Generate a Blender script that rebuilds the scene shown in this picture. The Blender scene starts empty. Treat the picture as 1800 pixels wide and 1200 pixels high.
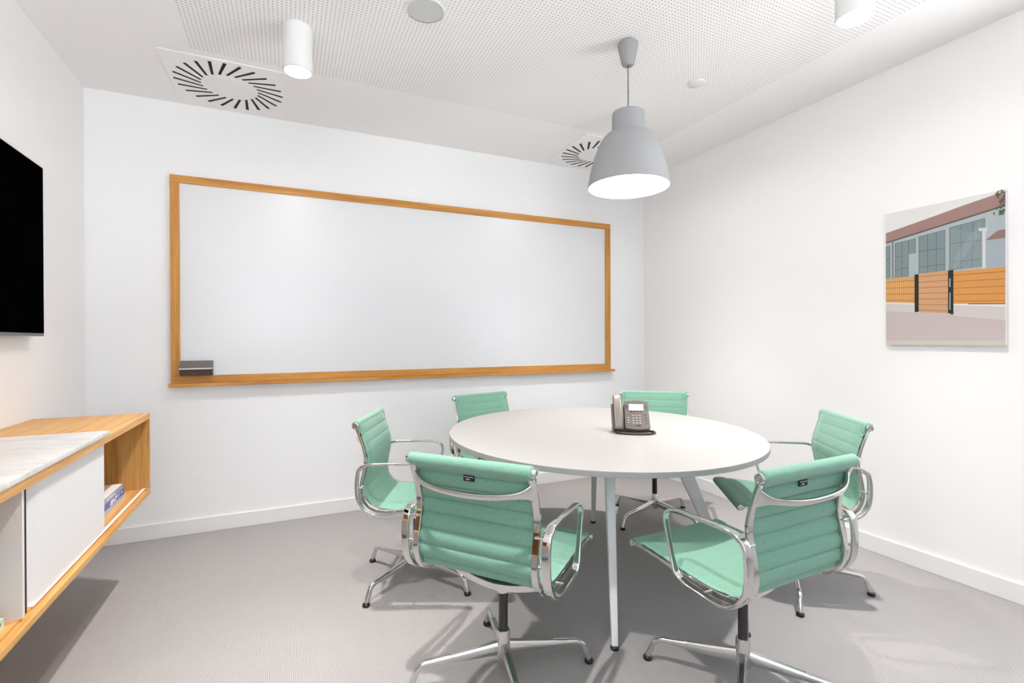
import bpy, bmesh, math, random
from mathutils import Vector, Matrix
random.seed(7)
C = bpy.context.scene.collection
PI = math.pi

# ------------------------------------------------------------------ camera
CAM_Z = 1.25
YAW, PITCH, ROLL = 0.4308, -0.0035, -0.0039
s_, c_ = math.sin(YAW), math.cos(YAW)
fw = Vector((s_*math.cos(PITCH), c_*math.cos(PITCH), math.sin(PITCH)))
rr = Vector((c_, -s_, 0)); uu = rr.cross(fw)
r2 = rr*math.cos(ROLL)+uu*math.sin(ROLL); u2 = -rr*math.sin(ROLL)+uu*math.cos(ROLL)
cd = bpy.data.cameras.new('camera'); cam = bpy.data.objects.new('camera', cd); C.objects.link(cam)
m = Matrix((r2, u2, -fw)).transposed().to_4x4(); m.translation = (0, 0, CAM_Z)
cam.matrix_world = m
cd.sensor_width = 36; cd.lens = 864.3/1800*36; cd.clip_start = 0.05
bpy.context.scene.camera = cam

# ------------------------------------------------------------------ world + exposure
sc = bpy.context.scene
w = bpy.data.worlds.new('world'); sc.world = w; w.use_nodes = True
bg = w.node_tree.nodes['Background']; bg.inputs[1].default_value = 5.3
# fill through the added openings: pale sky above, brightened below horizon to lift ceiling
wn = w.node_tree; tc = wn.nodes.new('ShaderNodeTexCoord'); sx = wn.nodes.new('ShaderNodeSeparateXYZ'); wr = wn.nodes.new('ShaderNodeMapRange')
wn.links.new(tc.outputs['Generated'], sx.inputs[0]); wn.links.new(sx.outputs['Z'], wr.inputs['Value'])
wr.inputs['From Min'].default_value = -.12; wr.inputs['From Max'].default_value = .12
wx = wn.nodes.new('ShaderNodeMix'); wx.data_type = 'RGBA'; wn.links.new(wr.outputs[0], wx.inputs['Factor'])
wx.inputs['A'].default_value = (1.85, 1.9, 1.96, 1); wx.inputs['B'].default_value = (.44, .52, .60, 1)
wn.links.new(wx.outputs['Result'], bg.inputs[0])
sc.view_settings.view_transform = 'Standard'; sc.view_settings.look = 'None'
sc.view_settings.gamma = 1; sc.view_settings.use_curve_mapping = False
sc.view_settings.exposure = 0.21

# room dimensions (metres)
XL, XR, YB, YF, ZC = -1.10, 3.13, 3.77, -1.60, 2.781

# ceiling downlights (mounted on the perforated panel) and pendant
DOWNLIGHTS = [(0.059, 2.632), (2.126, 2.668), (2.132, 1.252), (0.22, 1.26)]
PEND = (1.612, 2.059)
def spot(x, y, z, power, size, blend, radius, col):
    l = bpy.data.lights.new('downlight_beam', 'SPOT'); l.energy = power; l.spot_size = size; l.spot_blend = blend
    l.shadow_soft_size = radius; l.color = col
    o = bpy.data.objects.new('downlight_beam', l); o.location = (x, y, z); C.objects.link(o)
for (x, y) in DOWNLIGHTS:
    spot(x, y, 2.553, 17, math.radians(104), 0.55, 0.028, (1.0, 0.965, 0.935))
    spot(x, y, 2.553, 138, math.radians(80), 1.0, 0.028, (1.0, 0.965, 0.935))
    al = bpy.data.lights.new('downlight_lens', 'AREA'); al.shape = 'DISK'; al.size = .10; al.energy = 4; al.color = (1.0, 0.965, 0.94)
    ao = bpy.data.objects.new('downlight_lens', al); ao.location = (x, y, ZC-.212); C.objects.link(ao)
pl = bpy.data.lights.new('pendant_bulb_light', 'SPOT'); pl.energy = 1.5; pl.shadow_soft_size = 0.05; pl.color = (1, .95, .9)
pl.spot_size = math.radians(150); pl.spot_blend = .5
po = bpy.data.objects.new('pendant_bulb_light', pl); po.location = (PEND[0], PEND[1], 2.05); C.objects.link(po)

# ------------------------------------------------------------------ materials
def srgb(r, g, b):
    f = lambda v: (v/255/12.92) if v/255 <= .04045 else ((v/255+.055)/1.055)**2.4
    return (f(r), f(g), f(b), 1)
def mat(name, col, rough=.5, metal=0, spec=.5, **k):
    m = bpy.data.materials.new(name); m.use_nodes = True
    b = m.node_tree.nodes['Principled BSDF']
    b.inputs['Base Color'].default_value = col; b.inputs['Roughness'].default_value = rough
    b.inputs['Metallic'].default_value = metal; b.inputs['Specular IOR Level'].default_value = spec
    for n, v in k.items(): b.inputs[n.replace('_', ' ')].default_value = v
    return m
def emis(name, col, strength):
    m = mat(name, (0.9, 0.9, 0.9, 1), .5)
    b = m.node_tree.nodes['Principled BSDF']
    b.inputs['Emission Color'].default_value = col; b.inputs['Emission Strength'].default_value = strength
    return m
class NT:
    def __init__(s, m): s.t = m.node_tree; s.b = s.t.nodes['Principled BSDF']
    def n(s, kind, **k):
        x = s.t.nodes.new('ShaderNode'+kind)
        for a, v in k.items(): setattr(x, a, v)
        return x
    def l(s, a, b): s.t.links.new(a, b)
def coords(nt, scale=(1, 1, 1), rot=(0, 0, 0)):
    tc = nt.n('TexCoord'); mp = nt.n('Mapping'); mp.inputs['Scale'].default_value = scale; mp.inputs['Rotation'].default_value = rot
    nt.l(tc.outputs['Object'], mp.inputs['Vector']); return mp.outputs['Vector']
def ramp(nt, fac, stops):
    r = nt.n('ValToRGB'); e = r.color_ramp.elements
    e[0].position, e[0].color = stops[0]; e[1].position, e[1].color = stops[-1]
    for p, c in stops[1:-1]:
        x = e.new(p); x.color = c
    nt.l(fac, r.inputs['Fac']); return r.outputs['Color']
def bump(nt, h, strength, dist):
    b = nt.n('Bump'); b.inputs['Strength'].default_value = strength; b.inputs['Distance'].default_value = dist
    nt.l(h, b.inputs['Height']); nt.l(b.outputs['Normal'], nt.b.inputs['Normal'])

def paint(name, col, rough=.6):
    m = mat(name, col, rough, spec=.3); nt = NT(m)
    no = nt.n('TexNoise'); no.inputs['Scale'].default_value = 220; no.inputs['Detail'].default_value = 3
    nt.l(coords(nt), no.inputs['Vector']); bump(nt, no.outputs['Fac'], .05, .001)
    return m
M = {}
M['wall'] = paint('wall_paint', srgb(247, 245, 244))
M['wall_feature'] = paint('wall_paint_cool', srgb(244, 245, 246))
M['ceiling'] = paint('ceiling_paint', srgb(247, 245, 244))
M['trim'] = mat('trim_gloss_paint', srgb(238, 238, 238), .35)

# perforated plasterboard: a square grid of 6 mm holes at 18.8 mm pitch
mp_ = mat('perforated_plasterboard', srgb(236, 234, 232), .6, spec=.3); nt = NT(mp_)
P_ = .0188
v = coords(nt, (1/P_, 1/P_, 1/P_))
fr = nt.n('VectorMath', operation='FRACTION'); nt.l(v, fr.inputs[0])
sb = nt.n('VectorMath', operation='SUBTRACT'); nt.l(fr.outputs[0], sb.inputs[0]); sb.inputs[1].default_value = (.5, .5, 0)
ml = nt.n('VectorMath', operation='MULTIPLY'); nt.l(sb.outputs[0], ml.inputs[0]); ml.inputs[1].default_value = (1, 1, 0)
ln = nt.n('VectorMath', operation='LENGTH'); nt.l(ml.outputs[0], ln.inputs[0])
nt.l(ramp(nt, ln.outputs['Value'], [(.13, srgb(140, 137, 134)), (.18, srgb(247, 245, 244))]), nt.b.inputs['Base Color'])
M['perforated'] = mp_

# carpet: fine ribs running towards the whiteboard wall, flecked greige loop pile
m_ = mat('carpet_loop', srgb(180, 174, 172), .95, spec=.1); nt = NT(m_)
wv = nt.n('TexWave', wave_type='BANDS', bands_direction='X'); wv.inputs['Scale'].default_value = 1/(.0064)/ (2*PI) * 2.0
wv.inputs['Distortion'].default_value = .6; wv.inputs['Detail'].default_value = 1; wv.inputs['Detail Scale'].default_value = 6
cv = coords(nt); nt.l(cv, wv.inputs['Vector'])
wy = nt.n('TexWave', wave_type='BANDS', bands_direction='Y'); wy.inputs['Scale'].default_value = 1/(.009)/(2*PI)*2.0
wy.inputs['Distortion'].default_value = 2.0; nt.l(cv, wy.inputs['Vector'])
no = nt.n('TexNoise'); no.inputs['Scale'].default_value = 260; no.inputs['Detail'].default_value = 2; nt.l(cv, no.inputs['Vector'])
a1 = nt.n('Math', operation='MULTIPLY_ADD'); nt.l(wv.outputs['Fac'], a1.inputs[0]); a1.inputs[1].default_value = .42; a1.inputs[2].default_value = 0
a2 = nt.n('Math', operation='MULTIPLY_ADD'); nt.l(wy.outputs['Fac'], a2.inputs[0]); a2.inputs[1].default_value = .16; nt.l(a1.outputs[0], a2.inputs[2])
a3 = nt.n('Math', operation='MULTIPLY_ADD'); nt.l(no.outputs['Fac'], a3.inputs[0]); a3.inputs[1].default_value = .55; nt.l(a2.outputs[0], a3.inputs[2])
nt.l(ramp(nt, a3.outputs[0], [(.15, srgb(126, 122, 121)), (.5, srgb(160, 156, 155)), (.95, srgb(194, 191, 190))]), nt.b.inputs['Base Color'])
bump(nt, a3.outputs[0], .5, .003)
M['carpet'] = m_

def wood(name, dark, mid, light, axis, sc_=1.0, rough=.42):
    m = mat(name, mid, rough, spec=.35); nt = NT(m)
    s = [26*sc_, 26*sc_, 26*sc_]; s[axis] = 1.1*sc_
    v = coords(nt, tuple(s))
    n1 = nt.n('TexNoise'); n1.inputs['Scale'].default_value = 1.6; n1.inputs['Detail'].default_value = 6; n1.inputs['Roughness'].default_value = .62
    n1.inputs['Distortion'].default_value = .5; nt.l(v, n1.inputs['Vector'])
    s2 = [170*sc_]*3; s2[axis] = 5*sc_
    n2 = nt.n('TexNoise'); n2.inputs['Scale'].default_value = 1.5; n2.inputs['Detail'].default_value = 3; nt.l(coords(nt, tuple(s2)), n2.inputs['Vector'])
    mx = nt.n('Math', operation='MULTIPLY_ADD'); nt.l(n2.outputs['Fac'], mx.inputs[0]); mx.inputs[1].default_value = .45; nt.l(n1.outputs['Fac'], mx.inputs[2])
    nt.l(ramp(nt, mx.outputs[0], [(.48, dark), (.72, mid), (.95, light)]), nt.b.inputs['Base Color'])
    bump(nt, n2.outputs['Fac'], .08, .0005)
    return m
oakc = (srgb(184, 126, 62), srgb(210, 158, 90), srgb(224, 178, 110))
for a, k in enumerate('xyz'):
    M['oak_'+k] = wood('oak_grain_'+k, *oakc, a)
fc = (srgb(172, 112, 46), srgb(200, 140, 66), srgb(214, 158, 84))
for a, k in enumerate('xyz'):
    M['frame_'+k] = wood('oak_frame_grain_'+k, *fc, a)

m_ = mat('marble', srgb(232, 228, 224), .25); nt = NT(m_)
n1 = nt.n('TexNoise'); n1.inputs['Scale'].default_value = 2.2; n1.inputs['Detail'].default_value = 9; n1.inputs['Roughness'].default_value = .65; n1.inputs['Distortion'].default_value = 1.6
nt.l(coords(nt, (1, 2.2, 1), (0, 0, .5)), n1.inputs['Vector'])
nt.l(ramp(nt, n1.outputs['Fac'], [(.36, srgb(207, 202, 199)), (.47, srgb(215, 211, 208)), (.56, srgb(222, 219, 216)), (.7, srgb(210, 206, 204))]), nt.b.inputs['Base Color'])
M['marble'] = m_

def fabric(name, c1, c2):
    m = mat(name, c1, .9, spec=.15); nt = NT(m)
    v = coords(nt, (260, 700, 700)); n1 = nt.n('TexNoise'); n1.inputs['Scale'].default_value = 1.0; n1.inputs['Detail'].default_value = 2; nt.l(v, n1.inputs['Vector'])
    v2 = coords(nt, (900, 160, 160)); n2 = nt.n('TexNoise'); n2.inputs['Scale'].default_value = 1.0; n2.inputs['Detail'].default_value = 1; nt.l(v2, n2.inputs['Vector'])
    ad = nt.n('Math', operation='ADD'); nt.l(n1.outputs['Fac'], ad.inputs[0]); nt.l(n2.outputs['Fac'], ad.inputs[1])
    hf = nt.n('Math', operation='MULTIPLY'); nt.l(ad.outputs[0], hf.inputs[0]); hf.inputs[1].default_value = .5
    nt.l(ramp(nt, hf.outputs[0], [(.34, c1), (.66, c2)]), nt.b.inputs['Base Color'])
    bump(nt, hf.outputs[0], .35, .0008)
    nt.b.inputs['Sheen Weight'].default_value = .25; nt.b.inputs['Sheen Roughness'].default_value = .5
    return m
M['fabric'] = fabric('mint_fabric', srgb(104, 149, 131), srgb(136, 178, 157))
M['chrome'] = mat('polished_aluminium', (.68, .67, .66, 1), .07, 1)
M['satin'] = mat('satin_aluminium', (.66, .655, .65, 1), .20, 1)
M['black'] = mat('black_plastic', (.012, .012, .013, 1), .3)
M['tube_black'] = mat('black_gas_cylinder', (.03, .028, .027, 1), .28)
M['tag'] = mat('black_woven_tag', (.01, .012, .014, 1), .8)
M['tagtext'] = mat('tag_white_thread', (.55, .55, .55, 1), .8)
M['table_top'] = mat('white_laminate', srgb(172, 169, 167), .32)
M['table_edge'] = mat('grey_edge_band', srgb(152, 151, 149), .5)
M['leg_white'] = mat('white_powder_coat', srgb(222, 222, 222), .4)
M['pend'] = mat('matt_grey_enamel', srgb(158, 159, 160), .75, spec=.3)
M['pend_in'] = mat('white_reflector', (.9, .9, .88, 1), .6)
M['cable'] = mat('grey_cable', srgb(120, 118, 116), .6)
M['lamp'] = emis('lamp_glow', (1, .97, .94, 1), 9)
M['led'] = emis('led_glow', (1, .98, .96, 1), 6)
M['white_metal'] = mat('white_painted_metal', srgb(232, 232, 231), .4)
M['vent_dark'] = mat('vent_slot_dark', (.012, .011, .010, 1), .9)
M['speaker'] = mat('speaker_mesh', srgb(205, 206, 206), .7)
M['board'] = mat('whiteboard_enamel', srgb(223, 224, 226), .33, spec=1.0)
M['tv_screen'] = mat('tv_screen', (.001, .001, .001, 1), .5, spec=.0)
M['tv_bezel'] = mat('tv_bezel', srgb(120, 121, 123), .4, metal=.4)
M['door'] = mat('white_lacquer', srgb(228, 226, 225), .35)
M['gap'] = mat('painted_gap_shade', (.02, .012, .01, 1), .8)  # near-black standing in for shade inside the cabinet gap
M['phone'] = mat('phone_grey', srgb(104, 96, 91), .38, metal=.25)
M['phone_dark'] = mat('phone_dark', srgb(38, 34, 33), .4)
M['phone_btn'] = mat('phone_keys', srgb(190, 184, 180), .35, metal=.2)
M['phone_scr'] = emis('phone_screen', (.92, .94, 1, 1), .8)
M['phone_light'] = mat('phone_silver', srgb(138, 130, 124), .32, metal=.4)
M['er_top'] = mat('eraser_grey', srgb(112, 106, 104), .5)
M['er_bot'] = mat('eraser_brown', srgb(84, 72, 62), .6)
M['er_strip'] = mat('eraser_felt_edge', srgb(230, 226, 222), .6)

# ------------------------------------------------------------------ mesh helpers
def obj(name, bm, mats, parent=None, sharp=35, loc=None):
    me = bpy.data.meshes.new(name)
    bmesh.ops.recalc_face_normals(bm, faces=bm.faces)
    th = math.radians(sharp)
    for f in bm.faces: f.smooth = True
    for e in bm.edges:
        if len(e.link_faces) == 2 and e.calc_face_angle(0) > th: e.smooth = False
    bm.to_mesh(me); bm.free()
    for m in (mats if isinstance(mats, (list, tuple)) else [mats]): me.materials.append(M[m] if isinstance(m, str) else m)
    o = bpy.data.objects.new(name, me); C.objects.link(o)
    if parent: o.parent = parent
    if loc: o.location = loc
    return o
def box(bm, x0, y0, z0, x1, y1, z1, mi=0, bev=0, seg=2):
    vs = [bm.verts.new((x, y, z)) for x in (x0, x1) for y in (y0, y1) for z in (z0, z1)]
    fs = [bm.faces.new([vs[i] for i in q]) for q in ((0, 1, 3, 2), (4, 6, 7, 5), (0, 4, 5, 1), (2, 3, 7, 6), (0, 2, 6, 4), (1, 5, 7, 3))]
    for f in fs: f.material_index = mi
    if bev:
        es = list({e for f in fs for e in f.edges})
        r = bmesh.ops.bevel(bm, geom=es, offset=bev, segments=seg, affect='EDGES', profile=.5)
        for f in r['faces']: f.material_index = mi
    return vs
def BX(*a, **k):
    bm = bmesh.new(); box(bm, *a, **k); return bm
def lathe(bm, prof, n=32, cx=0, cy=0, mi=0, close=False):
    rings = []
    for r, z in prof:
        if r < 1e-6: rings.append([bm.verts.new((cx, cy, z))])
        else: rings.append([bm.verts.new((cx+r*math.cos(2*PI*i/n), cy+r*math.sin(2*PI*i/n), z)) for i in range(n)])
    prs = list(zip(rings, rings[1:]))
    if close: prs.append((rings[-1], rings[0]))
    for a, b in prs:
        for i in range(n):
            j = (i+1) % n
            if len(a) == 1 and len(b) == 1: continue
            if len(a) == 1: f = bm.faces.new((a[0], b[i], b[j]))
            elif len(b) == 1: f = bm.faces.new((a[i], a[j], b[0]))
            else: f = bm.faces.new((a[i], a[j], b[j], b[i]))
            f.material_index = mi
def LA(prof, n=32, cx=0, cy=0):
    bm = bmesh.new(); lathe(bm, prof, n, cx, cy); return bm
def catmull(pts, per=8, closed=False):
    P = [Vector(p) for p in pts]; n = len(P); out = []
    rng = range(n) if closed else range(n-1)
    for i in rng:
        p1, p2 = P[i], P[(i+1) % n]
        p0 = P[i-1] if (closed or i > 0) else p1*2-p2
        p3 = P[(i+2) % n] if (closed or i+2 < n) else p2*2-p1
        for k in range(per):
            t = k/per
            out.append(.5*((2*p1)+(-p0+p2)*t+(2*p0-5*p1+4*p2-p3)*t*t+(-p0+3*p1-3*p2+p3)*t**3))
    if not closed: out.append(P[-1].copy())
    return out
def resample(pts, n, closed=False):
    P = list(pts)+([pts[0]] if closed else [])
    L = [0]
    for a, b in zip(P, P[1:]): L.append(L[-1]+(b-a).length)
    out = []; j = 0
    for i in range(n):
        s = L[-1]*i/(n if closed else n-1)
        while j < len(L)-2 and L[j+1] < s: j += 1
        t = (s-L[j])/max(1e-9, L[j+1]-L[j]); out.append(P[j].lerp(P[j+1], min(1, t)))
    return out, L[-1]
def sweep(bm, pts, side, sec, scale=None, closed=False, mi=0):
    """sweep section [(a,b)..] (a along side, b along the in-plane normal) along pts"""
    n = len(pts); rings = []; S0 = Vector(side).normalized() if side else None
    up = Vector((0, 0, 1)); prevN = None
    for i, p in enumerate(pts):
        a = pts[i-1] if (closed or i > 0) else p
        b = pts[(i+1) % n] if (closed or i < n-1) else p
        T = (b-a).normalized()
        if S0 is not None: N = T.cross(S0).normalized(); S = S0
        else:
            if prevN is None:
                N = (up-T*up.dot(T)); N = N.normalized() if N.length > 1e-4 else Vector((1, 0, 0))
            else: N = (prevN-T*prevN.dot(T)).normalized()
            prevN = N; S = T.cross(N)
        sa, sbb = scale(i/(n-1)) if scale else (1, 1)
        rings.append([bm.verts.new(p+S*(q[0]*sa)+N*(q[1]*sbb)) for q in sec])
    m_ = len(sec)
    prs = list(zip(rings, rings[1:]))+([(rings[-1], rings[0])] if closed else [])
    for A, B in prs:
        for k in range(m_):
            f = bm.faces.new((A[k], A[(k+1) % m_], B[(k+1) % m_], B[k])); f.material_index = mi
    if not closed:
        for R in (rings[0], rings[-1]):
            f = bm.faces.new(R); f.material_index = mi
def rrect(a, b, r, n=3):
    out = []
    for cx, cy, s in ((a-r, b-r, 0), (-a+r, b-r, 1), (-a+r, -b+r, 2), (a-r, -b+r, 3)):
        for k in range(n+1):
            t = (s+k/n)*PI/2; out.append((cx+r*math.cos(t), cy+r*math.sin(t)))
    return out
def circ(r, n=10): return [(r*math.cos(2*PI*k/n), r*math.sin(2*PI*k/n)) for k in range(n)]
def prism(bm, poly, z0, z1, mi=0, axis='z', mi_side=None):
    def P(a, b, c): return {'z': (a, b, c), 'x': (c, a, b), 'y': (a, c, b)}[axis]
    A = [bm.verts.new(P(a, b, z0)) for a, b in poly]; B = [bm.verts.new(P(a, b, z1)) for a, b in poly]
    for R in (A, B): bm.faces.new(R).material_index = mi
    n = len(poly)
    for i in range(n): bm.faces.new((A[i], A[(i+1) % n], B[(i+1) % n], B[i])).material_index = mi if mi_side is None else mi_side
def thing(name, label, cat, loc=(0, 0, 0), rz=0, group=None):
    o = bpy.data.objects.new(name, None); o.empty_display_size = .05; C.objects.link(o)
    o.location = loc; o.rotation_euler = (0, 0, rz); tag(o, label, cat, group); return o
def tag(o, label, cat, group=None):
    o['label'] = label; o['category'] = cat
    if group: o['group'] = group
    return o
def struct(o): o['kind'] = 'structure'; return o
def copy_tree(o, parent=None):
    c = o.copy(); C.objects.link(c)
    if parent: c.parent = parent
    for ch in list(o.children): copy_tree(ch, c)
    return c

# ------------------------------------------------------------------ room shell
T = .12
struct(obj('floor', BX(XL-T, YF-T, -.1, XR+T, YB+T, 0), 'carpet'))
# ceiling: painted border and a flush perforated field
PX0, PX1, PY0, PY1 = -.452, 2.645, -.9, 3.04
bm = bmesh.new()
box(bm, XL-T, YF-T, ZC, PX0, YB+T, ZC+.1); box(bm, PX1, YF-T, ZC, XR+T, YB+T, ZC+.1)
box(bm, PX0, PY1, ZC, PX1, YB+T, ZC+.1); box(bm, PX0, YF-T, ZC, PX1, PY0, ZC+.1)
ce = struct(obj('ceiling', bm, 'ceiling'))
obj('perforated_panel', BX(PX0, PY0, ZC, PX1, PY1, ZC+.09), 'perforated', ce)
struct(obj('wall_left', BX(XL-T, YF-T, 0, XL, YB+T, ZC), 'wall'))
OY0, OY1, OZ0, OZ1 = -.25, .97, .75, 2.2      # opening added beside the viewer, out of the picture, to let in fill light
bm = bmesh.new()
box(bm, XR, YF-T, 0, XR+T, OY0, ZC); box(bm, XR, OY1, 0, XR+T, YB+T, ZC); box(bm, XR, OY0, 0, XR+T, OY1, OZ0); box(bm, XR, OY0, OZ1, XR+T, OY1, ZC)
struct(obj('wall_right', bm, 'wall'))
struct(obj('wall_back', BX(XL, YB, 0, XR, YB+T, ZC), 'wall_feature'))
FX0, FX1, FZ0, FZ1 = -1.0, .45, .9, 2.55            # opening added behind the viewer for soft fill light
bm = bmesh.new()
box(bm, XL, YF-T, 0, FX0, YF, ZC); box(bm, FX1, YF-T, 0, XR, YF, ZC); box(bm, FX0, YF-T, 0, FX1, YF, FZ0); box(bm, FX0, YF-T, FZ1, FX1, YF, ZC)
struct(obj('wall_front', bm, 'wall'))
bm = bmesh.new()
for x in (FX0, -.35, FX1-.05): box(bm, x, YF-.08, FZ0, x+.05, YF-.03, FZ1)
box(bm, FX0, YF-.08, FZ1-.05, FX1, YF-.03, FZ1); box(bm, FX0, YF-.08, FZ0, FX1, YF-.03, FZ0+.05)
struct(obj('fill_window_2', bm, 'trim'))  # frame bars of the added rear fill opening
bm = bmesh.new()
for y in (OY0, .34, OY1-.05): box(bm, XR+.03, y, OZ0, XR+.08, y+.05, OZ1)
box(bm, XR+.03, OY0, OZ1-.05, XR+.08, OY1, OZ1); box(bm, XR+.03, OY0, OZ0, XR+.08, OY1, OZ0+.05)
struct(obj('fill_window_1', bm, 'trim'))  # frame bars of the added side fill opening
def base(name, x0, y0, x1, y1):
    struct(obj(name, BX(x0, y0, 0, x1, y1, .097, bev=.002, seg=1), 'trim'))
base('baseboard_back', XL+.013, YB-.014, XR-.013, YB)
base('baseboard_right', XR-.014, YF, XR, YB)
base('baseboard_left', XL, YF, XL+.014, YB)

# ------------------------------------------------------------------ whiteboard
BX0, BX1, BZ0, BZ1 = -.665, 2.718, .978, 2.309
wb = thing('whiteboard', 'wide glossy whiteboard with an oak frame and ledge on the back wall', 'whiteboard', ((BX0+BX1)/2, YB, BZ0))
hx = (BX1-BX0)/2; hz = BZ1-BZ0
fwd_ = -.034
obj('writing_surface', BX(-hx+.03, -.022, .03, hx-.03, -.001, hz-.03), 'board', wb)
obj('frame_rail', BX(-hx, fwd_, hz-.049, hx, 0, hz, bev=.0015, seg=1), 'frame_x', wb)
obj('frame_rail', BX(-hx, fwd_, .0, hx, 0, .049, bev=.0015, seg=1), 'frame_x', wb)
obj('frame_rail', BX(-hx, fwd_-.0008, .049, -hx+.05, 0, hz-.049, bev=.0015, seg=1), 'frame_z', wb)
obj('frame_rail', BX(hx-.053, fwd_-.0008, .049, hx, 0, hz-.049, bev=.0015, seg=1), 'frame_z', wb)
obj('ledge', BX(-hx-.008, -.062, -.020, hx+.03, 0, 0, bev=.002, seg=1), 'frame_x', wb)

# eraser box standing on the lower left of the board
er = thing('board_eraser', 'grey and brown board eraser at the lower left corner of the whiteboard', 'eraser', (-.522, YB-.0345, BZ0+.0495))
L_ = .089
def er_part(name, poly, m):
    bm = bmesh.new(); prism(bm, poly, -L_, L_, axis='x'); obj(name, bm, m, er)
er_part('grip', [(0, .096), (-.022, .096), (-.062, .056), (-.062, .050), (0, .050)], 'er_top')
er_part('felt_edge', [(0, .050), (-.0625, .050), (-.0625, .043), (0, .043)], 'er_strip')
er_part('felt_pad', [(0, .043), (-.060, .043), (-.034, .0), (0, .0)], 'er_bot')

# ------------------------------------------------------------------ TV
tv = thing('television', 'large black flat television hung on the left wall above the cabinet', 'television', (XL, 2.28, 1.275))
obj('wall_mount', BX(0, -.3, .2, .03, .3, .6), 'black', tv)
obj('casing', BX(.03, -.755, 0, .062, .755, .795, bev=.004), 'tv_bezel', tv)
bm = BX(.0621, -.749, .014, .0632, .749, .789)
obj('screen', bm, 'tv_screen', tv)

# ------------------------------------------------------------------ wall-hung cabinet
CX0, CX1, CY0, CY1, CZ0, CZ1 = XL, -.640, .15, 3.088, .466, .881
cb = thing('wall_cabinet', 'long wall-hung oak cabinet with white doors under the television', 'cabinet', (CX0, 0, CZ0))
W = CX1-CX0; H = CZ1-CZ0; t = .029
obj('top_panel', BX(0, CY0, H-t, W, CY1, H, bev=.001, seg=1), 'oak_y', cb)
bm = bmesh.new(); box(bm, 0, CY0, 0, W, CY1, .021, bev=.001, seg=1); box(bm, 0, CY0, .021, W-.022, CY1-.02, t)
obj('bottom_panel', bm, 'oak_y', cb)
obj('end_panel', BX(.0, CY1-.020, t, W, CY1-.0005, H-t), 'oak_z', cb)
obj('end_panel', BX(.0, CY0, t, W, CY0+.02, H-t), 'oak_z', cb)
obj('back_panel', BX(.0, CY0+.02, t, .012, CY1-.02, H-t), 'oak_z', cb)
obj('lip_light_strip', BX(W-.029, 1.84, t, W-.018, CY1-.02, t+.0025), 'trim', cb)  # white strip paints the downlight catching the bottom panel's front lip
obj('divider', BX(.012, 1.774, t, W-.016, 1.7862, H-t), 'door', cb)
obj('divider', BX(.012, 2.405, t, W-.042, 2.425, H-t), 'oak_z', cb)
dr = obj('door', BX(W-.040, 1.876, t+.0025, W-.022, 2.462, H-t, bev=.001, seg=1), 'door', cb)
bm = bmesh.new(); prism(bm, [(W-.040, 1.812), (W-.034, 1.812), (W-.022, 1.876), (W-.040, 1.876)], t+.0025, H-t)
obj('finger_pull', bm, 'door', dr)
obj('gap_shade', BX(.012, 1.7866, t, W-.021, 1.8115, H-t), 'gap', cb)  # dark filler paints the shade in the gap between divider and door
obj('door', BX(W-.040, CY0+.02, t+.0025, W-.022, .80, H-t, bev=.001, seg=1), 'door', cb)
mb = tag(obj('marble_slab', BX(XL+.001, CY0+.3, CZ1, CX1+.004, 2.435, CZ1+.0165, bev=.002), 'marble'),
         'pale veined marble slab lying on top of the oak cabinet', 'slab')

# books in the open end of the cabinet
def book(name, label, x0, y0, z0, x1, y1, z1, cover, spine_marks=None, group=None):
    cx, cy = (x0+x1)/2, (y0+y1)/2
    b = thing(name, label, 'book', (cx, cy, z0), 0, group)
    a, e, h = (x1-x0)/2, (y1-y0)/2, z1-z0; c = .0025
    bm = bmesh.new()
    box(bm, -a, -e, 0, a, e, c); box(bm, -a, -e, h-c, a, e, h); box(bm, a-c, -e, c, a, e, h-c)
    obj('cover', bm, cover[0], b)
    if cover[0] == 'bk_grey': obj('front_board', BX(-a+.0005, -e+.0005, h-.0002, a-.0005, e-.0005, h+.0006), 'paper', b)
    obj('pages', BX(-a+.004, -e+.004, c, a-c, e-.004, h-c), cover[1], b)
    if spine_marks:
        bm = bmesh.new()
        for (u0, u1, v0, v1) in spine_marks: box(bm, a, -e+u0*2*e, h*v0, a+.0006, -e+u1*2*e, h*v1)
        obj('spine_lettering', bm, cover[2], b)
    return b
M['bk_grey'] = mat('book_greyblue', srgb(148, 158, 184), .5)
M['bk_blue'] = mat('book_blue', srgb(96, 104, 160), .5)
M['bk_pale'] = mat('book_paleblue', srgb(170, 184, 214), .5)
M['paper'] = mat('paper', srgb(226, 220, 212), .8)
M['bk_white'] = mat('book_lettering', srgb(226, 226, 232), .6)
M['bk_green'] = mat('book_pale_green', srgb(196, 214, 200), .5)
M['bk_dark'] = mat('book_dark_print', srgb(76, 84, 70), .6)
zb_ = CZ0+t; PILE = 'books piled in the open end of the cabinet'
book('book', 'pale blue book, bottom of the pile in the open cabinet end', -.965, 2.62, zb_, -.716, 2.972, zb_+.016, ('bk_pale', 'paper', 'bk_white'), None, PILE)
book('book', 'darker blue book, middle of the pile in the open cabinet end', -.962, 2.60, zb_+.0162, -.7175, 2.955, zb_+.044, ('bk_blue', 'paper', 'bk_white'),
     [(.40, .52, .12, .5), (.42, .56, .5, .88), (.53, .64, .2, .55), (.60, .69, .5, .95), (.74, .755, .2, .8), (.755, .79, .62, .75), (.85, .93, .55, .7)], PILE)
mk = []
u = .02
for wd_, gp in ((.014, .01), (.014, .006), (.03, .012), (.012, .01), (.024, .012), (.014, .012), (.03, .01), (.014, .008), (.014, .03), (.012, .012), (.014, .01), (.02, .01), (.012, .012)):
    mk.append((u, u+wd_, .22, .8 if u < .32 else .6)); u += wd_+gp
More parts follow.
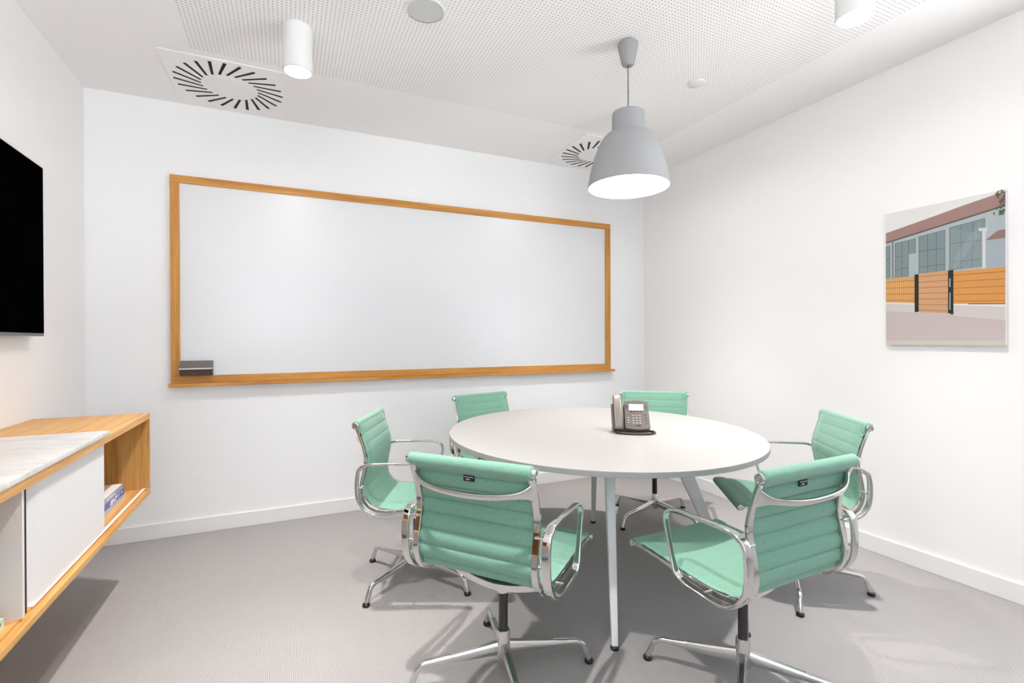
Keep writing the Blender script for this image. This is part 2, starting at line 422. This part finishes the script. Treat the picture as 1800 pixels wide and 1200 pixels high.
mk += [(.02, .06, .48, .58), (.13, .17, .66, .78), (.26, .30, .22, .34)]
book('book', 'grey-blue book, topmost of the pile in the open cabinet end', -.955, 2.60, zb_+.0442, -.7195, 2.940, zb_+.068, ('bk_grey', 'paper', 'bk_white'),
     [(a+.28, b+.28, c, d) for a, b, c, d in mk], PILE)
book('book', 'pale green book lying in the cabinet compartment at the left edge', -.90, 1.42, zb_, -.682, 1.742, zb_+.026, ('bk_green', 'paper', 'bk_dark'),
     [(.90, .93, .2, .55), (.92, .95, .45, .75)])

# ------------------------------------------------------------------ wall print (a flat mounted photograph of a fence and hall)
Q = [(78, 222), (925, 65), (925, 1152), (78, 1143)]          # print corners: top-left, top-right, bottom-right, bottom-left
PW, PH = .512, .742
def solve(A, b):
    n = len(b)
    for i in range(n):
        p = max(range(i, n), key=lambda r: abs(A[r][i])); A[i], A[p] = A[p], A[i]; b[i], b[p] = b[p], b[i]
        for r in range(i+1, n):
            f = A[r][i]/A[i][i]; b[r] -= f*b[i]
            for c in range(i, n): A[r][c] -= f*A[i][c]
    x = [0]*n
    for i in reversed(range(n)): x[i] = (b[i]-sum(A[i][c]*x[c] for c in range(i+1, n)))/A[i][i]
    return x
A_, b_ = [], []
for (x, y), (u, v) in zip(Q, [(0, 1), (1, 1), (1, 0), (0, 0)]):
    A_.append([x, y, 1, 0, 0, 0, -u*x, -u*y]); b_.append(u); A_.append([0, 0, 0, x, y, 1, -v*x, -v*y]); b_.append(v)
Hm = solve(A_, b_)
def uv(x, y):
    d = Hm[6]*x+Hm[7]*y+1; return (Hm[0]*x+Hm[1]*y+Hm[2])/d, (Hm[3]*x+Hm[4]*y+Hm[5])/d
pr_ = thing('wall_print', 'unframed photo print of a long hall behind an orange fence on the right wall', 'picture', (XR, 1.3995, 1.2135))
obj('backing_panel', BX(-.024, -PW/2, 0, -.001, PW/2, PH, bev=.001, seg=1), 'trim', pr_)
cols = dict(sky=(224, 224, 221), roof=(160, 127, 120), eave=(92, 88, 86), hall=(172, 181, 183), glass=(128, 142, 144), mull=(88, 97, 100),
            pipe=(110, 118, 122), pole=(206, 209, 208), annex=(160, 171, 177), aroof=(142, 114, 106), fl=(222, 166, 100), gate=(216, 164, 122), fr=(224, 156, 84),
            wire=(150, 104, 62), post=(40, 44, 40), low=(206, 199, 195), cap=(226, 219, 212), road=(196, 183, 181), kerb=(205, 195, 186), leaf=(70, 92, 70), leafd=(88, 76, 62),
            hatch=(160, 172, 174), line=(78, 60, 46))
pm = {k: mat('print_'+k, srgb(*c), .5, spec=.3) for k, c in cols.items()}
names = list(cols); bmp = bmesh.new(); layer = [0]
def clampuv(p): return (min(1, max(0, p[0])), min(1, max(0, p[1])))
def pp(key, pts, raw=False):
    layer[0] += 1
    q = [p if raw else uv(*p) for p in pts]; q = [clampuv(p) for p in q]
    x = -.0241-.000004*layer[0]
    vs = [bmp.verts.new((x, PW/2-a*PW, b*PH)) for a, b in q]
    bmp.faces.new(vs).material_index = names.index(key)
def pline(key, p, q, wd=3, vert=None):
    dx, dy = q[0]-p[0], q[1]-p[1]; l = math.hypot(dx, dy); nx, ny = -dy/l*wd/2, dx/l*wd/2
    pp(key, [(p[0]+nx, p[1]+ny), (q[0]+nx, q[1]+ny), (q[0]-nx, q[1]-ny), (p[0]-nx, p[1]-ny)])
pp('sky', [(0, 0), (1, 0), (1, 1), (0, 1)], True)
pp('hall', [(78, 420), (925, 172), (925, 615), (78, 690)])
pp('roof', [(78, 356), (430, 240), (640, 168), (925, 78), (925, 178), (78, 424)])
pp('eave', [(78, 420), (925, 172), (925, 184), (78, 430)])
for wq, cols_, rows in (([(80, 452), (107, 445), (107, 676), (80, 680)], 1, (540, 628)), ([(145, 430), (290, 397), (290, 500), (145, 524)], 3, ()), ([(145, 524), (240, 512), (240, 664), (145, 672)], 2, (612,)),
                 ([(314, 385), (500, 341), (500, 626), (314, 645)], 3, (480, 592)), ([(532, 326), (782, 265), (770, 600), (532, 626)], 3, (430, 560))):
    pp('glass', wq)
    for i in range(cols_+1):
        f = i/cols_; a = [wq[0][k]+(wq[1][k]-wq[0][k])*f for k in (0, 1)]; b = [wq[3][k]+(wq[2][k]-wq[3][k])*f for k in (0, 1)]
        pline('mull', a, b, 3.5)
    for r in rows: pline('mull', (wq[0][0], r+8), (wq[1][0], r-14), 3.5)
    pline('mull', wq[0], wq[1], 3)
for k in range(26):
    x0 = 535+k*16; y0 = 330+k*3
    if x0 > 755: x0, y0 = 755, 285+(k-14)*26
    x1 = x0-190; y1 = y0+260
    if x1 < 535: f = (x0-535)/(x0-x1); x1 = 535; y1 = y0+(y1-y0)*f
    if y1 > 612: f = (612-y0)/(y1-y0); x1 = x0+(x1-x0)*f; y1 = 612
    if y0 < 600 and x0-x1 > 4: pline('hatch', (x0, y0), (x1, y1), 3)
pp('pipe', [(122, 410), (132, 407), (132, 675), (122, 676)])
pp('annex', [(785, 415), (925, 398), (925, 610), (785, 612)])
pp('aroof', [(785, 418), (870, 352), (925, 342), (925, 404)])
pp('pole', [(762, 345), (787, 345), (787, 612), (762, 612)])
pp('pole', [(738, 332), (797, 330), (797, 356), (738, 352)])
pp('road', [(78, 880), (925, 950), (925, 1152), (78, 1143)])
pp('kerb', [(78, 1112), (925, 1118), (925, 1152), (78, 1143)])
pp('low', [(78, 846), (290, 856), (290, 918), (78, 905)]); pp('cap', [(78, 843), (290, 854), (290, 862), (78, 852)])
pp('low', [(560, 862), (925, 874), (925, 975), (560, 942)]); pp('cap', [(560, 856), (925, 864), (925, 882), (560, 868)])
for key, q, nv, nh in (('fl', [(78, 680), (288, 662), (288, 852), (78, 844)], 14, 4), ('gate', [(312, 645), (526, 624), (526, 926), (312, 914)], 16, 7), ('fr', [(560, 632), (925, 606), (925, 860), (560, 858)], 30, 5)):
    pp(key, q)
    for i in range(nv):
        f = (i+.5)/nv; pline('wire', [q[0][k]+(q[1][k]-q[0][k])*f for k in (0, 1)], [q[3][k]+(q[2][k]-q[3][k])*f for k in (0, 1)], 2)
    for i in range(nh):
        f = (i+.6)/nh; pline('line', [q[0][k]+(q[3][k]-q[0][k])*f for k in (0, 1)], [q[1][k]+(q[2][k]-q[1][k])*f for k in (0, 1)], 2.5)
pline('line', (665, 860), (925, 862), 5)
pp('post', [(284, 650), (313, 648), (313, 912), (284, 915)])
pp('post', [(522, 625), (560, 620), (560, 932), (538, 932), (538, 925), (522, 925)])
pline('hall', (536, 680), (534, 740), 8); pline('hall', (536, 780), (535, 900), 7)
rd = random.Random(3)
for k in range(70):
    x = 925-abs(rd.gauss(0, 34)); y = rd.uniform(72, 245)
    if x < 925-(95 if y > 180 else 65): continue
    a = rd.uniform(0, 6.28); r = rd.uniform(8, 18)
    pp('leaf' if y > 165 else ('leafd' if rd.random() < .5 else 'leaf'), [(x+r*math.cos(a), y+r*math.sin(a)), (x+r*.8*math.cos(a+1.9), y+r*.4*math.sin(a+1.9)), (x+r*math.cos(a+3.4), y+r*.7*math.sin(a+3.4))])
obj('printed_image', bmp, [pm[k] for k in names], pr_)

# ------------------------------------------------------------------ ceiling fittings
def downlight(x, y, label):
    d = thing('ceiling_downlight', label, 'downlight', (x, y, ZC), 0, 'white cylinder downlights on the ceiling')
    R_, L = .068, .215
    obj('housing', LA([(0, 0), (R_, 0), (R_, -L+.002), (R_-.002, -L), (R_-.007, -L), (R_-.010, -L+.030), (0, -L+.032)], 48), 'white_metal', d)
    obj('lamp_disc', LA([(0, -L+.022), (R_-.012, -L+.022), (R_-.012, -L+.026), (0, -L+.026)], 40), 'led', d)
    return d
downlight(*DOWNLIGHTS[0], 'white cylinder downlight beside the large round air vent at the upper left')
downlight(*DOWNLIGHTS[1], 'white cylinder downlight mostly hidden behind the grey pendant lamp')
downlight(*DOWNLIGHTS[2], 'white cylinder downlight at the top right, cut by the frame edge')
downlight(*DOWNLIGHTS[3], 'white cylinder downlight above and behind the viewer, out of the picture')
def vent(x, y, label):
    v = thing('air_vent', label, 'air vent', (x, y, ZC), 0, 'swirl air vents in the ceiling')
    obj('panel', BX(-.31, -.31, -.006, .31, .31, 0, bev=.002, seg=1), 'ceiling', v)
    obj('centre_disc', LA([(0, -.006), (.128, -.006), (.126, -.009), (0, -.009)], 48), 'ceiling', v)
    for k in range(24):
        a = 2*PI*k/24; b = a-math.radians(16)
        O = Vector((.287*math.cos(a), .287*math.sin(a), 0)); I = Vector((.150*math.cos(b), .150*math.sin(b), 0))
        D = (O-I).normalized(); N = Vector((-D.y, D.x, 0))*.0088
        bm = bmesh.new(); poly = [O+N, O-N, I-N*.75, I+N*.75]
        prism(bm, [(p.x, p.y) for p in poly], -.0066, -.0055)
        obj('slot', bm, 'vent_dark', v)
vent(-.298, 3.405, 'square swirl air vent at the upper left of the ceiling')
vent(2.340, 3.405, 'square swirl air vent partly hidden behind the pendant lamp')
sp = thing('ceiling_speaker', 'round grey speaker grille set flush in the perforated ceiling', 'speaker', (.596, 2.245, ZC))
obj('rim', LA([(.083, 0), (.090, 0), (.089, -.005), (.083, -.006)], 48), 'white_metal', sp)
obj('grille', LA([(0, -.004), (.083, -.004), (.083, -.001), (0, -.001)], 48), 'speaker', sp)
sd = tag(obj('cover_plate', LA([(0, -.010), (.044, -.010), (.050, -.006), (.050, 0), (0, 0)], 40), 'white_metal', loc=(2.239, 2.215, ZC)),
         'small round white cover plate on the ceiling right of the pendant', 'cover plate')

# pendant lamp
pd = thing('pendant_lamp', 'grey bell-shaped pendant lamp hanging over the round table', 'lamp', (PEND[0], PEND[1], ZC))
zr = 2.034-ZC
obj('ceiling_rose', LA([(0, 0), (.045, 0), (.051, -.008), (.049, -.035), (.034, -.105), (.031, -.114), (.024, -.120), (.008, -.121), (.008, -.112), (0, -.112)], 40), 'pend', pd)
obj('cable', LA([(.0035, -.11), (.0035, zr+.387), (.0, zr+.387)], 10), 'cable', pd)
prof = [(0, .388), (.070, .388), (.079, .383), (.0825, .374), (.0825, .285), (.086, .280), (.104, .274), (.120, .262), (.137, .240), (.155, .205), (.172, .160), (.187, .110), (.198, .060), (.2065, .015), (.209, .0)]
inner = [(.2055, .0), (.203, .015), (.194, .060), (.183, .110), (.168, .160), (.151, .205), (.133, .236), (.116, .256), (.085, .268), (0, .268)]
def sm(P, per=4):
    return [(p.x, p.y) for p in catmull([(a, b, 0) for a, b in P], per)]
bm = bmesh.new(); lathe(bm, [(0, zr+.388), (.070, zr+.388), (.079, zr+.384), (.0825, zr+.375), (.0825, zr+.279)]+[(a, b+zr) for a, b in sm(prof[5:])]+[(.2055, zr)], 64)
obj('shade', bm, 'pend', pd, 30)
obj('reflector', LA([(a, b+zr) for a, b in sm(inner)], 64), 'pend_in', pd)
obj('bulb', LA([(0, zr+.035), (.045, zr+.045), (.080, zr+.085), (.085, zr+.120), (.06, zr+.165), (.03, zr+.19), (.022, zr+.265), (0, zr+.265)], 32), 'lamp', pd)

# ------------------------------------------------------------------ table
TC = (1.541, 2.241); TZ = .76
tb = thing('meeting_table', 'round white meeting table with grey edge and white tapered legs', 'table', (TC[0], TC[1], 0))
bm = bmesh.new(); n = 128; ra, rb_, ang = .875, .800, math.atan2(.9857, .1686)
def ell(t, off=0):
    x, y = (ra+off)*math.cos(t), (rb_+off)*math.sin(t); return (x*math.cos(ang)-y*math.sin(ang), x*math.sin(ang)+y*math.cos(ang))
rings = []
for off, z in ((-.0015, TZ), (0, TZ-.0012), (0, TZ-.022), (-.0015, TZ-.0232)):
    rings.append([bm.verts.new((*ell(2*PI*i/n, off), z)) for i in range(n)])
bm.faces.new(rings[0]).material_index = 0; bm.faces.new(rings[3]).material_index = 0
for k, (a, b) in enumerate(zip(rings, rings[1:])):
    for i in range(n): bm.faces.new((a[i], a[(i+1) % n], b[(i+1) % n], b[i])).material_index = 1
obj('tabletop', bm, ['table_top', 'table_edge'], tb, 30)
LC = Vector((1.551-TC[0], 2.225-TC[1], 0))
bm = bmesh.new()
for a in (59.5, 149.5):
    u = Vector((math.cos(math.radians(a)), math.sin(math.radians(a)), 0)); s = Vector((-u.y, u.x, 0))
    sweep(bm, [LC-u*.46+Vector((0, 0, TZ-.045)), LC+u*.46+Vector((0, 0, TZ-.045))], s, rrect(.025, .0205, .003))
obj('underframe', bm, 'leg_white', tb)
for a, ft, tp in ((-120.5, .69, .46), (59.5, .69, .46), (-30.5, .67, .36), (149.5, .64, .38)):
    u = Vector((math.cos(math.radians(a)), math.sin(math.radians(a)), 0)); s = Vector((-u.y, u.x, 0))
    f = LC+u*ft+Vector((0, 0, .014)); g = LC+u*tp+Vector((0, 0, TZ-.024))
    bm = bmesh.new()
    path = [f.lerp(g, k/6) for k in range(7)]
    sweep(bm, path, s, rrect(1, 1, .22, 3), scale=lambda t: (.0125+.009*t**.8, .014+.03*t))
    lg = obj('leg', bm, 'leg_white', tb)
    bm = bmesh.new(); lathe(bm, [(0, 0), (.018, 0), (.018, .010), (.013, .015), (0, .015)], 24, f.x, f.y); obj('foot', bm, 'black', lg)

# ------------------------------------------------------------------ office chair (origin: column axis on the floor, +y = forward)
def chair(label):
    ch = thing('office_chair', label, 'chair', group='green office chairs around the round table')
    # sling: profile in the side plane, from seat front to top of back
    prof = [(.318, .452), (.27, .459), (.20, .456), (.11, .448), (.02, .441), (-.06, .437), (-.12, .439), (-.162, .452), (-.193, .480), (-.206, .520), (-.205, .565),
            (-.197, .610), (-.189, .650), (-.189, .690), (-.199, .735), (-.213, .780), (-.228, .825), (-.236, .848)]
    path = catmull([(0, y, z) for y, z in prof], 10)
    N = 546; pts, L = resample(path, N)
    nseam = 17; pitch = L/nseam
    def nrm(i):
        a = pts[max(0, i-1)]; b = pts[min(N-1, i+1)]; T = (b-a).normalized()
        n = Vector((0, -T.z, T.y)); return n       # towards the sitter (up on the seat, forward on the back)
    bm = bmesh.new()
    xs = [-.2305, -.2285, -.219, -.208, -.198, -.15, -.075, 0, .075, .15, .198, .208, .219, .2285, .2305]
    F, B = [], []
    for i in range(N):
        s = L*i/(N-1); ph = (s/pitch) % 1; puff = abs(math.sin(PI*ph))**.45
        n = nrm(i); fr_, br_ = [], []
        for x in xs:
            e = 1-max(0, (abs(x)-.219)/.0125); e = max(0, e)**.5
            fr_.append(bm.verts.new(pts[i]+Vector((x, 0, 0))+n*((-.0042+.0134*puff)*e)))
            br_.append(bm.verts.new(pts[i]+Vector((x, 0, 0))-n*((.0055+.0020*puff)*(e if abs(x) < .2 else .12*e))))
        F.append(fr_); B.append(br_)
    for i in range(N-1):
        for k in range(len(xs)-1):
            bm.faces.new((F[i][k], F[i][k+1], F[i+1][k+1], F[i+1][k])); bm.faces.new((B[i][k+1], B[i][k], B[i+1][k], B[i+1][k+1]))
        for k in (0, -1): bm.faces.new((F[i][k], F[i+1][k], B[i+1][k], B[i][k]))
    for i in (0, -1): 
        for k in range(len(xs)-1): bm.faces.new((F[i][k], F[i][k+1], B[i][k+1], B[i][k]))
    # rolled hems around the end bars
    def roll(poly):
        q = [(p.y, p.z) for p in catmull([(0, a, b) for a, b in poly], 5, True)]
        for i, X in enumerate((-.2325,)):
            R = []
            for x, sc2 in ((-.2325, .90), (-.229, .99), (-.223, 1), (.223, 1), (.229, .99), (.2325, .90)):
                cy = sum(a for a, b in q)/len(q); cz = sum(b for a, b in q)/len(q)
                R.append([bm.verts.new((x, cy+(a-cy)*sc2, cz+(b-cz)*sc2)) for a, b in q])
            for A, B2 in zip(R, R[1:]):
                for k in range(len(q)): bm.faces.new((A[k], A[(k+1) % len(q)], B2[(k+1) % len(q)], B2[k]))
            bm.faces.new(R[0]); bm.faces.new(R[-1])
    roll([(-.222, .815), (-.226, .838), (-.232, .857), (-.247, .864), (-.262, .856), (-.266, .840), (-.258, .826), (-.243, .817), (-.232, .808), (-.225, .803)])
    roll([(.262, .462), (.29, .466), (.315, .464), (.329, .455), (.331, .442), (.322, .432), (.309, .431), (.295, .439), (.27, .450)])
    obj('sling_seat', bm, 'fabric', ch, 60)
    # brand tag on the rear of the back (tiny woven label)
    bm = bmesh.new(); box(bm, -.028, -.2285, .7835, .012, -.2245, .8035)
    tg = obj('woven_tag', bm, 'tag', ch)
    bm = bmesh.new()
    for k, (x0, x1, z) in enumerate(((-.025, -.012, .7965), (-.011, .001, .7962), (.002, .009, .796), (-.018, -.004, .788))):
        box(bm, x0, -.2291, z, x1, -.2285, z+(.0022 if k < 3 else .0035))
    obj('tag_lettering', bm, 'tagtext', tg)
    # end caps and cross bars
    for s in (-1, 1):
        for (y, z, r) in ((-.2455, .8405, .0165), (.312, .4475, .0135)):
            bm = bmesh.new()
            lathe(bm, [(0, .012), (r*.35, .012), (r*.4, .009), (r*.75, .009), (r*.8, .012), (r*.95, .011), (r, .006), (r, 0), (0, 0)], 24)
            bmesh.ops.rotate(bm, verts=bm.verts, matrix=Matrix.Rotation(s*PI/2, 3, 'Y'))
            bmesh.ops.translate(bm, verts=bm.verts, vec=(s*.2325, y, z))
            obj('end_cap', bm, 'satin', ch, 25)
    # side ribs
    rp = [(.312, .4475), (.27, .448), (.20, .445), (.11, .437), (.02, .430), (-.06, .426), (-.125, .428), (-.170, .443), (-.202, .475), (-.217, .52), (-.215, .565),
          (-.207, .61), (-.200, .650), (-.200, .690), (-.210, .735), (-.224, .780), (-.238, .818), (-.2455, .8405)]
    sec = [(.0115, .008), (.0095, .010), (-.0095, .010), (-.0115, .008), (-.0115, .0035), (-.0085, .0025), (-.0085, -.0025), (-.0115, -.0035), (-.0115, -.008), (-.0095, -.010), (.0095, -.010), (.0115, -.008),
           (.0115, -.0035), (.0085, -.0025), (.0085, .0025), (.0115, .0035)]
    for s in (-1, 1):
        bm = bmesh.new()
        P2, _ = resample(catmull([(s*.2265, y, z) for y, z in rp], 8), 110)
        sweep(bm, P2, (1, 0, 0), sec, scale=lambda t: (1, .55+.75*max(0, min(1, 1-abs(t-.52)/.36))**.8))
        obj('side_rib', bm, 'chrome', ch, 32)
    # armrests: closed loops outside the ribs, joined by short spacers
    ap = [(-.205, .652), (-.170, .663), (-.10, .664), (-.02, .664), (.05, .663), (.088, .650), (.103, .622), (.097, .585), (.083, .53), (.067, .478), (.052, .447), (.018, .430),
          (-.04, .424), (-.10, .421), (-.150, .427), (-.193, .450), (-.222, .495), (-.230, .55), (-.228, .605), (-.221, .637)]
    for s in (-1, 1):
        bm = bmesh.new(); P2, LL = resample(catmull([(s*.268, y, z) for y, z in ap], 8, True), 150, True)
        def sc3(t, P2=P2):
            p = P2[min(149, int(round(t*149)))]
            back = max(0, min(1, (-.12-p.y)/.08)); low = max(0, min(1, (.50-p.z)/.06))
            return (.0095+.0055*max(back, low*.6), .0058+.0012*back)
        sweep(bm, P2, (1, 0, 0), rrect(1, 1, .45, 4), scale=sc3, closed=True)
        arm = obj('armrest', bm, 'chrome', ch, 40)
        for (y, z) in ((-.219, .545), (-.06, .427), (-.217, .633)):
            bm = bmesh.new(); lathe(bm, [(0, 0), (.0042, 0), (.0042, .036), (0, .036)], 14)
            bmesh.ops.rotate(bm, verts=bm.verts, matrix=Matrix.Rotation(s*PI/2, 3, 'Y')); bmesh.ops.translate(bm, verts=bm.verts, vec=(s*.225, y, z))
            obj('spacer', bm, 'satin', arm)
    # back brace (antler): bowed bar flaring into each rib
    bm = bmesh.new(); bp = []
    for k in range(41):
        u = -1+2*k/40; au = abs(u)
        bp.append(Vector((u*.224, -.221-.052*(1-au**3.2)**.8, .776-.024*(1-au**2))))
    sweep(bm, bp, (0, -.25, 1), rrect(1, 1, .5, 4), scale=lambda t: (.0095+.026*abs(2*t-1)**12, .006))
    obj('back_brace', bm, 'chrome', ch, 40)
    # under-seat spreader
    bm = bmesh.new(); bp = []
    for k in range(31):
        u = -1+2*k/30
        bp.append(Vector((u*.222, -.01, .424-.052*(1-abs(u)**2.2))))
    sweep(bm, bp, (0, 1, 0), [(.055, .004), (.050, .006), (-.050, .006), (-.055, .004), (-.055, -.018), (-.052, -.018), (-.050, 0), (.050, 0), (.052, -.018), (.055, -.018)], scale=lambda t: (1.1-.35*abs(2*t-1), 1))
    lathe(bm, [(0, .37), (.034, .37), (.028, .352), (.0215, .346), (.0215, .318), (.019, .315), (0, .315)], 28)
    obj('seat_spreader', bm, 'chrome', ch, 32)
    obj('gas_column', LA([(0, .32), (.0172, .32), (.0172, .165), (0, .165)], 28), 'tube_black', ch)
    hub = obj('base_hub', LA([(0, .178), (.0225, .178), (.0245, .172), (.026, .12), (.030, .09), (.026, .078), (.012, .070), (0, .070)], 32), 'satin', ch, 30)
    # one star leg along +x, glide as sub-part
    lp = [(.012, 0, .112), (.06, 0, .108), (.16, 0, .1), (.262, 0, .0925), (.293, 0, .0885), (.312, 0, .076), (.321, 0, .057), (.331, 0, .034), (.337, 0, .015)]
    P2, _ = resample(catmull(lp, 8), 60)
    def ls(t):
        k = min(1, t/.68)
        return (.0165-.006*k, .0235-.0135*k**.8 if t < .7 else .0100)
    legs = []
    for k in range(4):
        if k == 0:
            bm = bmesh.new(); sweep(bm, P2, (0, 1, 0), [(.55, 1), (-.55, 1), (-.95, .55), (-1, -.3), (-.7, -1), (.7, -1), (1, -.3), (.95, .55)], scale=ls)
            lg = obj('leg', bm, 'satin', ch, 50)
            bm = bmesh.new(); lathe(bm, [(0, 0), (.014, 0), (.0175, .004), (.0175, .012), (.012, .018), (0, .018)], 24, .3385, 0); g = obj('glide', bm, 'black', lg)
        else: lg = copy_tree(legs[0], ch)
        lg.rotation_euler = (0, 0, k*PI/2); legs.append(lg)
    return ch
def place(ch, x, y, heading, star, label):
    ch.location = (x, y, 0); ch.rotation_euler = (0, 0, math.radians(heading-90)); ch['label'] = label
    k = 0
    for c in ch.children:
        if c.name.startswith('leg'):
            c.rotation_euler = (0, 0, math.radians(star-(heading-90)+90*k)); k += 1
proto = chair('')
spots = [
    (.728, 1.672, 39.0, -11.5, 'green office chair in the left foreground seen from behind with teal shaded back'),
    (1.488, 1.258, 92.0, 38.0, 'green office chair in the right foreground, turned leftwards with its seat front showing'),
    (.621, 2.566, -24.5, 32.6, 'green office chair at the far left of the table seen from its side'),
    (2.332, 2.700, -130.0, 13.0, 'green office chair behind the table, backrest showing beside the desk phone'),
    (2.355, 1.694, 146.0, 41.5, 'green office chair beside the right wall, facing the table'),
    (1.350, 3.095, -73.0, 20.0, 'green office chair behind the left side of the table below the whiteboard'),
]
for i, s in enumerate(spots):
    c = proto if i == 0 else copy_tree(proto)
    place(c, *s)

# ------------------------------------------------------------------ desk phone on the table
ph = thing('desk_phone', 'grey desk phone with handset and lit screen standing on the round table', 'telephone', (1.672, 2.108, TZ), math.radians(-31))
ph.scale = (.93, .93, .93)
# local frame: x to the right as seen from the front, -y towards the user, tilted face
tilt = Matrix.Rotation(math.radians(56), 4, 'X'); FO = Vector((0, -.052, .032))
def face_obj(name, bm, m, parent=None, sharp=35):
    bmesh.ops.transform(bm, verts=bm.verts, matrix=Matrix.Translation(FO) @ tilt)
    return obj(name, bm, m, parent or ph, sharp)
bm = bmesh.new(); q = [(-.045, -.002)]+[(-.045+.135*k/12, -.003-.008*math.sin(PI*k/12)) for k in range(13)]+[(.092, .0), (.091, .16)]+[(.091-.134*k/12, .162+.008*math.sin(PI*k/12)) for k in range(13)]+[(-.044, .16)]
prism(bm, q, -.022, 0)
body = face_obj('body', bm, 'phone')
bm = bmesh.new(); box(bm, -.118, -.002, -.024, -.050, .150, -.006, bev=.004); cradle = face_obj('handset_cradle', bm, 'phone')
bm = bmesh.new(); prism(bm, [(-.015, 0), (.075, 0), (.075, .10), (.062, .135), (.054, .135), (-.012, .036)], -.105, .085, axis='x'); obj('stand', bm, 'phone_dark', ph)
# handset
hp = catmull([(-.084, -.008, .004), (-.084, .004, .016), (-.084, .03, .022), (-.084, .09, .026), (-.084, .15, .024), (-.084, .178, .018), (-.084, .188, .006)], 6)
bm = bmesh.new(); sweep(bm, hp, (1, 0, 0), rrect(1, 1, .35, 4), scale=lambda t: (.0225, .0105)); hs = face_obj('handset', bm, 'phone_light')
bm = bmesh.new()
for sx in (-.0245, .0225): box(bm, -.084+sx, .0, .006, -.084+sx+.002, .182, .028)
face_obj('handset_edge', bm, 'phone_dark', hs)
# screen with bezel
bm = bmesh.new(); box(bm, -.021, .103, 0, .066, .151, .0012); face_obj('screen_bezel', bm, 'phone_dark')
bm = bmesh.new(); box(bm, -.018, .105, .0012, .063, .145, .0018); face_obj('screen', bm, 'phone_scr')
def key(x, y, w2, h2, m, nm='key'):
    bm = bmesh.new(); box(bm, x-w2, y-h2, 0, x+w2, y+h2, .003, bev=.001, seg=1); face_obj(nm, bm, m)
for r in range(4):
    for c in range(3): key(.002+c*.0185, .026+r*.0155, .0052, .0032, 'phone_btn', 'number_key')
for c in range(4): key(-.006+c*.0185, .099, .005, .0022, 'phone_dark', 'soft_key')
for r in range(3): key(-.026, .030+r*.0145, .005, .0032, 'phone_btn', 'side_key')
for r in range(3): key(.073, .028+r*.015, .004, .003, 'phone', 'side_key')
for (x, y) in ((-.036, .135), (-.030, .128), (-.038, .122), (.070, .128), (.079, .134), (.081, .121), (.078, .110)): key(x, y, .0032, .0022, 'phone_dark', 'line_key')
key(.018, .012, .006, .002, 'phone_dark', 'volume_key'); key(.032, .012, .006, .002, 'phone_dark', 'volume_key')
bm = bmesh.new(); lathe(bm, [(.0125, 0), (.0125, .003), (.0095, .003), (.0095, 0)], 24, .074, .088); lathe(bm, [(0, .003), (.005, .003), (.005, 0)], 20, .074, .088); face_obj('navigation_ring', bm, 'phone_light')
# cord looping round the front, resting on the table
cp = catmull([(-.075, -.045, .020), (-.098, -.062, .008), (-.088, -.086, .006), (-.045, -.104, .006), (.02, -.112, .006), (.08, -.100, .006), (.112, -.070, .006), (.116, -.038, .006), (.10, -.015, .006), (.06, -.0, .010)], 8)
bm = bmesh.new(); sweep(bm, cp, None, circ(.0058, 10)); obj('cord', bm, 'phone_dark', ph, 60)
